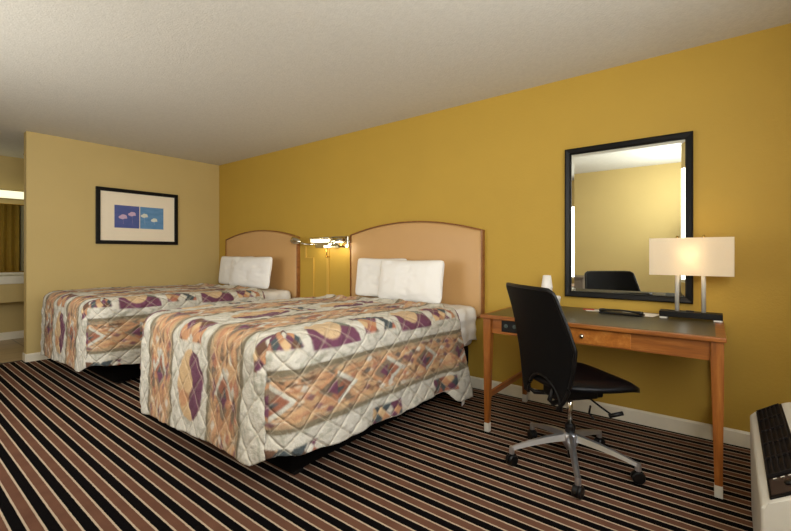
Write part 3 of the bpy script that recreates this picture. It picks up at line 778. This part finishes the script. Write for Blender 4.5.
# stack of foam cups near the wall
def cup(z, label, top):
    bm = bmesh.new(); lathe(bm, [(.001, .092), (.0255, .092), (.0375, 0), (.0395, 0), (.041, .003), (.0398, .007), (.028, .095), (.001, .0955)], n=28)
    o = make('foam_cup', bm, FOAM, None, True, (4.765, -.12, z)); tag(o, label, 'cup', 'foam cups on the desk')
cup(dz+.0014, 'upside down white foam cup at the bottom of the stack, hidden by the chair back', 0)
cup(dz+.0014+.034, 'foam cup second from the bottom of the upside down stack, behind the chair', 0)
cup(dz+.0014+.068, 'foam cup in the middle of the upside down stack behind the chair', 0)
cup(dz+.0014+.102, 'foam cup just under the top one of the stack behind the chair back', 0)
cup(dz+.0014+.136, 'white foam cup on top of the stack rising above the chair back', 1)
ib = empty('ice_bucket', (4.835, -.21, dz+.0014), 0, 'small white ice bucket half hidden behind the office chair back', 'ice bucket')
bm = bmesh.new(); lathe(bm, [(.04, 0), (.042, .004), (.050, .075), (.052, .078), (.052, .082)], n=32); make('bucket', bm, FOAM, ib, True)
bm = bmesh.new(); lathe(bm, [(.052, .0825), (.05, .09), (.02, .095), (.014, .100), (.002, .102)], n=32); make('lid', bm, FOAM, ib, True)

# ------------------------------------------------------------------ office chair
ch = empty('office_chair', (5.115, -.846, 0), math.atan2(.75, .66)-PI/2, 'black swivel office chair with a tall back and a five star aluminium base', 'office chair')
CR = ch.rotation_euler.z
# local frame: +y is where the sitter faces, x sideways
def taper_arm(ang):
    d = Vector((math.cos(ang), math.sin(ang), 0)); bm = bmesh.new()
    n = 10; rings = []
    s = Vector((-d.y, d.x, 0))
    for i in range(n+1):
        t = i/n; r = .02+.302*t
        zc = .155-.03*t-.035*t*t; wd = .021-.009*t; hh = .020-.010*t
        c = d*r; rings.append([bm.verts.new(c+s*a*wd+Vector((0, 0, zc+b*hh))) for a, b in ((-1, -.9), (-.6, .8), (0, 1.05), (.6, .8), (1, -.9), (.5, -.9), (.45, .1), (-.45, .1), (-.5, -.9))])
    for a, b in zip(rings, rings[1:]):
        for k in range(9): bm.faces.new((a[k], a[(k+1) % 9], b[(k+1) % 9], b[k]))
    bm.faces.new(rings[0]); bm.faces.new(rings[-1][::-1])
    e = d*.318
    lathe(bm, [(.014, .062), (.014, .085), (.012, .10)], e.x, e.y, 14)
    a_ = make('base_arm', bm, ALU, ch)
    # caster
    bm = bmesh.new(); rot = ang+PI/2+.5*math.sin(ang*3)
    for k in (-1, 1):
        M = Matrix.Translation((e.x, e.y, .03)) @ Matrix.Rotation(rot, 4, 'Z') @ Matrix.Translation((k*.012, 0, 0)) @ Matrix.Rotation(PI/2, 4, 'Y')
        lathe(bm, [(.012, -.009), (.026, -.009), (.03, -.004), (.03, .004), (.026, .009), (.012, .009)], n=20, mtx=M)
    M = Matrix.Translation((e.x, e.y, 0)) @ Matrix.Rotation(rot, 4, 'Z')
    lathe(bm, [(.006, .03), (.008, .065)], n=10, mtx=M)
    hood = []
    for x in (-.007, .007):
        hood.append([bm.verts.new(M @ Vector((x, .034*math.cos(a*PI/8), .03+.036*math.sin(a*PI/8)))) for a in range(9)])
    for k in range(8): bm.faces.new((hood[0][k], hood[0][k+1], hood[1][k+1], hood[1][k]))
    bm.faces.new(hood[0]); bm.faces.new(hood[1][::-1])
    make('caster', bm, BLACKP, a_)
for k in range(5): taper_arm(math.radians(218.7+72*k)-CR)
bm = bmesh.new(); lathe(bm, [(.02, .085), (.04, .12), (.042, .165), (.03, .178)], n=24); make('hub', bm, ALU, ch, True)
bm = bmesh.new(); lathe(bm, [(.026, .178), (.027, .215), (.022, .225)], n=20); make('column_collar', bm, BLACKP, ch, True)
bm = bmesh.new(); lathe(bm, [(.0135, .2), (.0135, .39)], n=18); make('gas_column', bm, CHROME, ch, True)
bm = bmesh.new(); lathe(bm, [(.012, .045), (.014, .09)], n=14); make('column_tip', bm, BLACKP, ch, True)
bm = bmesh.new(); box(bm, -.075, .075, -.12, .12, .37, .435, .012); box(bm, -.05, .05, .10, .17, .365, .42, .012); make('tilt_mechanism', bm, BLACKP, ch)
bm = bmesh.new(); tube(bm, [(.06, .08, .37), (.12, .10, .345), (.17, .12, .325), (.19, .125, .328)], .005, 8); tube(bm, [(.175, .10, .322), (.20, .16, .342)], .011, 8); tube(bm, [(.10, .05, .35), (.13, .02, .325), (.17, .02, .31)], .005, 8)
make('lever', bm, BLACKP, ch, True)
# seat: rounded waterfall cushion
bm = bmesh.new(); n = 32; lay = {}
def seat_pt(a, b, top):
    # a,b in [-1,1]
    k = 1/ max(1e-6, (abs(a)**3.2+abs(b)**3.2)**(1/3.2)) if (a or b) else 0
    m = max(abs(a), abs(b)); px, py = (a*k*m, b*k*m) if m > 0 else (0, 0)
    hwd = .245+.012*py
    x = px*hwd+.012; y = .045+py*.245
    edge = m**6
    zt = .503+.012*abs(px)**2-.05*max(0, py-.35)**2*1.6+.012*max(0, -py)
    if top: z = zt-.028*edge
    else: z = zt-.055-.012*(1-m)+.006*edge
    return (x, y, z)
for tp in (1, 0):
    for i in range(n+1):
        for j in range(n+1):
            lay[(tp, i, j)] = bm.verts.new(seat_pt(-1+2*i/n, -1+2*j/n, tp))
for tp in (1, 0):
    for i in range(n):
        for j in range(n):
            q = [lay[(tp, i, j)], lay[(tp, i+1, j)], lay[(tp, i+1, j+1)], lay[(tp, i, j+1)]]; bm.faces.new(q if tp else q[::-1])
bd = [(i, 0) for i in range(n)]+[(n, j) for j in range(n)]+[(i, n) for i in range(n, 0, -1)]+[(0, j) for j in range(n, 0, -1)]
for k in range(len(bd)):
    p, q = bd[k], bd[(k+1) % len(bd)]; bm.faces.new((lay[(1,)+p], lay[(0,)+p], lay[(0,)+q], lay[(1,)+q]))
make('seat', bm, LEATHER, ch, True)
# backrest: curved shell with waist and an arch cut out at the foot
def back_w(z):
    pts = [(.40, .15), (.44, .185), (.50, .215), (.58, .24), (.705, .272), (.80, .256), (.90, .240), (.96, .232), (.979, .224), (.985, .205)]
    for (a, wa), (b, wb) in zip(pts, pts[1:]):
        if z <= b: return wa+(wb-wa)*(z-a)/(b-a)
    return pts[-1][1]
def back_pos(x, z):
    t = (z-.40)/.585
    y = -.215-.025*math.sin(t*PI*.9)*-1-.10*t**1.5-.0
    return Vector((x, y-.55*x*x*-1, z))
bm = bmesh.new(); nz_, nx_ = 44, 24; grid = []
for i in range(nz_+1):
    z = .40+.585*i/nz_; wv = back_w(z); row = []
    for j in range(nx_+1):
        x = wv*(-1+2*j/nx_)
        zz = z
        p = back_pos(x, zz)
        row.append(p)
    grid.append(row)
def inside(i, j):
    z = .40+.585*(i+.5)/nz_; x = back_w(z)*(-1+2*(j+.5)/nx_)
    return ((x-.03)/.145)**2+((z-.40)/.135)**2 > 1
vv_ = {}
def gv(i, j):
    if (i, j) not in vv_: vv_[(i, j)] = bm.verts.new(grid[i][j])
    return vv_[(i, j)]
for i in range(nz_):
    for j in range(nx_):
        if inside(i, j): bm.faces.new((gv(i, j), gv(i, j+1), gv(i+1, j+1), gv(i+1, j)))
bk = make('backrest', bm, BLACKM, ch, True); bk.location = (.045, 0, -.014); md = bk.modifiers.new('t', 'SOLIDIFY'); md.thickness = .014; md.offset = 0
bm = bmesh.new()
rim = [back_pos(back_w(.40+.585*i/nz_), .40+.585*i/nz_) for i in range(nz_+1)]+[back_pos(.205-.41*k/10, .987) for k in range(1, 10)]+[back_pos(-back_w(.985-.585*i/nz_), .985-.585*i/nz_) for i in range(nz_+1)]
tube(bm, rim, .0095, 8)
tube(bm, [back_pos(.03+.145*math.cos(PI*k/12), .40+.135*math.sin(PI*k/12)) for k in range(13)], .009, 8)
make('back_rim', bm, BLACKP, bk, True)
bm = bmesh.new()
for sx in (-1, 1): tube(bm, [(sx*.05, -.05, .375), (sx*.09, -.16, .375), (sx*.11, -.19, .40), (sx*.12, -.165, .50)], [.014, .013, .012, .008], 8)
make('back_bracket', bm, BLACKP, ch, True)

# ------------------------------------------------------------------ wall air conditioner
ac = empty('air_conditioner', (6.036, -1.215, -.008), -.03, 'ivory through wall air conditioner with a dark slatted top grille', 'air conditioner')
yA, yB = -.43, .43
fx = 5.858-6.05
bm = bmesh.new()
poly = [(fx+.006, .015), (fx, .435), (fx+.016, .45), (fx+.11, .515), (fx+.15, .53), (6.26-6.05, .53), (6.26-6.05, .015)]
prism(bm, poly, 'y', yA, yB, .008)
make('body', bm, IVORY, ac)
# sloped grille: frame lies on the slope
sdir = Vector((.094, 0, .065)).normalized(); nrm = Vector((-sdir.z, 0, sdir.x))
Mg = Matrix(((sdir.x, 0, nrm.x, fx+.022), (0, 1, 0, 0), (sdir.z, 0, nrm.z, .454), (0, 0, 0, 1)))
gw = .097
def obx(bm, s0, s1, y0, y1, n0, n1, bev=0):
    k = len(bm.verts); box(bm, s0, s1, y0, y1, n0, n1, bev)
bm = bmesh.new(); obx(bm, 0, gw, yA+.02, yB-.018, -.004, .004, .002); bmesh.ops.transform(bm, matrix=Mg, verts=bm.verts[:]); g = make('grille', bm, DARKBR, ac)
bm = bmesh.new()
y0g, y1g = yA+.16, yB-.03
for k in range(6): yy = y0g+(y1g-y0g)*k/5; obx(bm, .006, gw-.006, yy-.003, yy+.003, .004, .011)
for k in range(6): ss = .008+(gw-.016)*k/5; obx(bm, ss-.002, ss+.002, y0g, y1g, .004, .010)
bmesh.ops.transform(bm, matrix=Mg, verts=bm.verts[:]); make('slats', bm, RIB, g)
bm = bmesh.new(); obx(bm, .008, gw-.004, yA+.03, yA+.135, .004, .007, .002); bmesh.ops.transform(bm, matrix=Mg, verts=bm.verts[:]); cp = make('control_panel', bm, PANELBR, ac)
bm = bmesh.new()
lathe(bm, [(.014, .007), (.013, .013), (.004, .014)], .06, yA+.08, 16)
bmesh.ops.transform(bm, matrix=Mg, verts=bm.verts[:]); make('knob', bm, BLACKP, cp, True)
bm = bmesh.new()
for k in range(3): obx(bm, .02+.02*k, .03+.02*k, yA+.128, yA+.131, .007, .008)
bmesh.ops.transform(bm, matrix=Mg, verts=bm.verts[:]); make('marking', bm, WHITEP, cp)

# ------------------------------------------------------------------ dresser on the wall seen in the mirror
ds = empty('dresser', (3.6, -3.62, 0), 0, 'low grey brown dresser seen in the corner of the wall mirror', 'dresser')
bx('body', GREYWOOD, ds, -.6, .6, -.25, .22, .06, .77, .004)
bx('top', GREYWOOD, ds, -.62, .62, -.27, .25, .77, .795, .004)
for a in range(2):
    for b in range(3):
        q = bx('drawer', GREYWOOD, ds, -.57+.58*a, -.01+.58*a, .22, .235, .1+.22*b, .3+.22*b, .004)
        bm = bmesh.new(); lathe(bm, [(.005, 0), (.015, .015), (.004, .022)], n=12, mtx=Matrix.Translation((-.29+.58*a, .235, .2+.22*b)) @ Matrix.Rotation(-PI/2, 4, 'X')); make('knob', bm, CHROME, q, True)
for a in (-.55, .55):
    for b in (-.2, .17): bx('leg', GREYWOOD, ds, a-.025, a+.025, b-.025, b+.025, 0, .06)
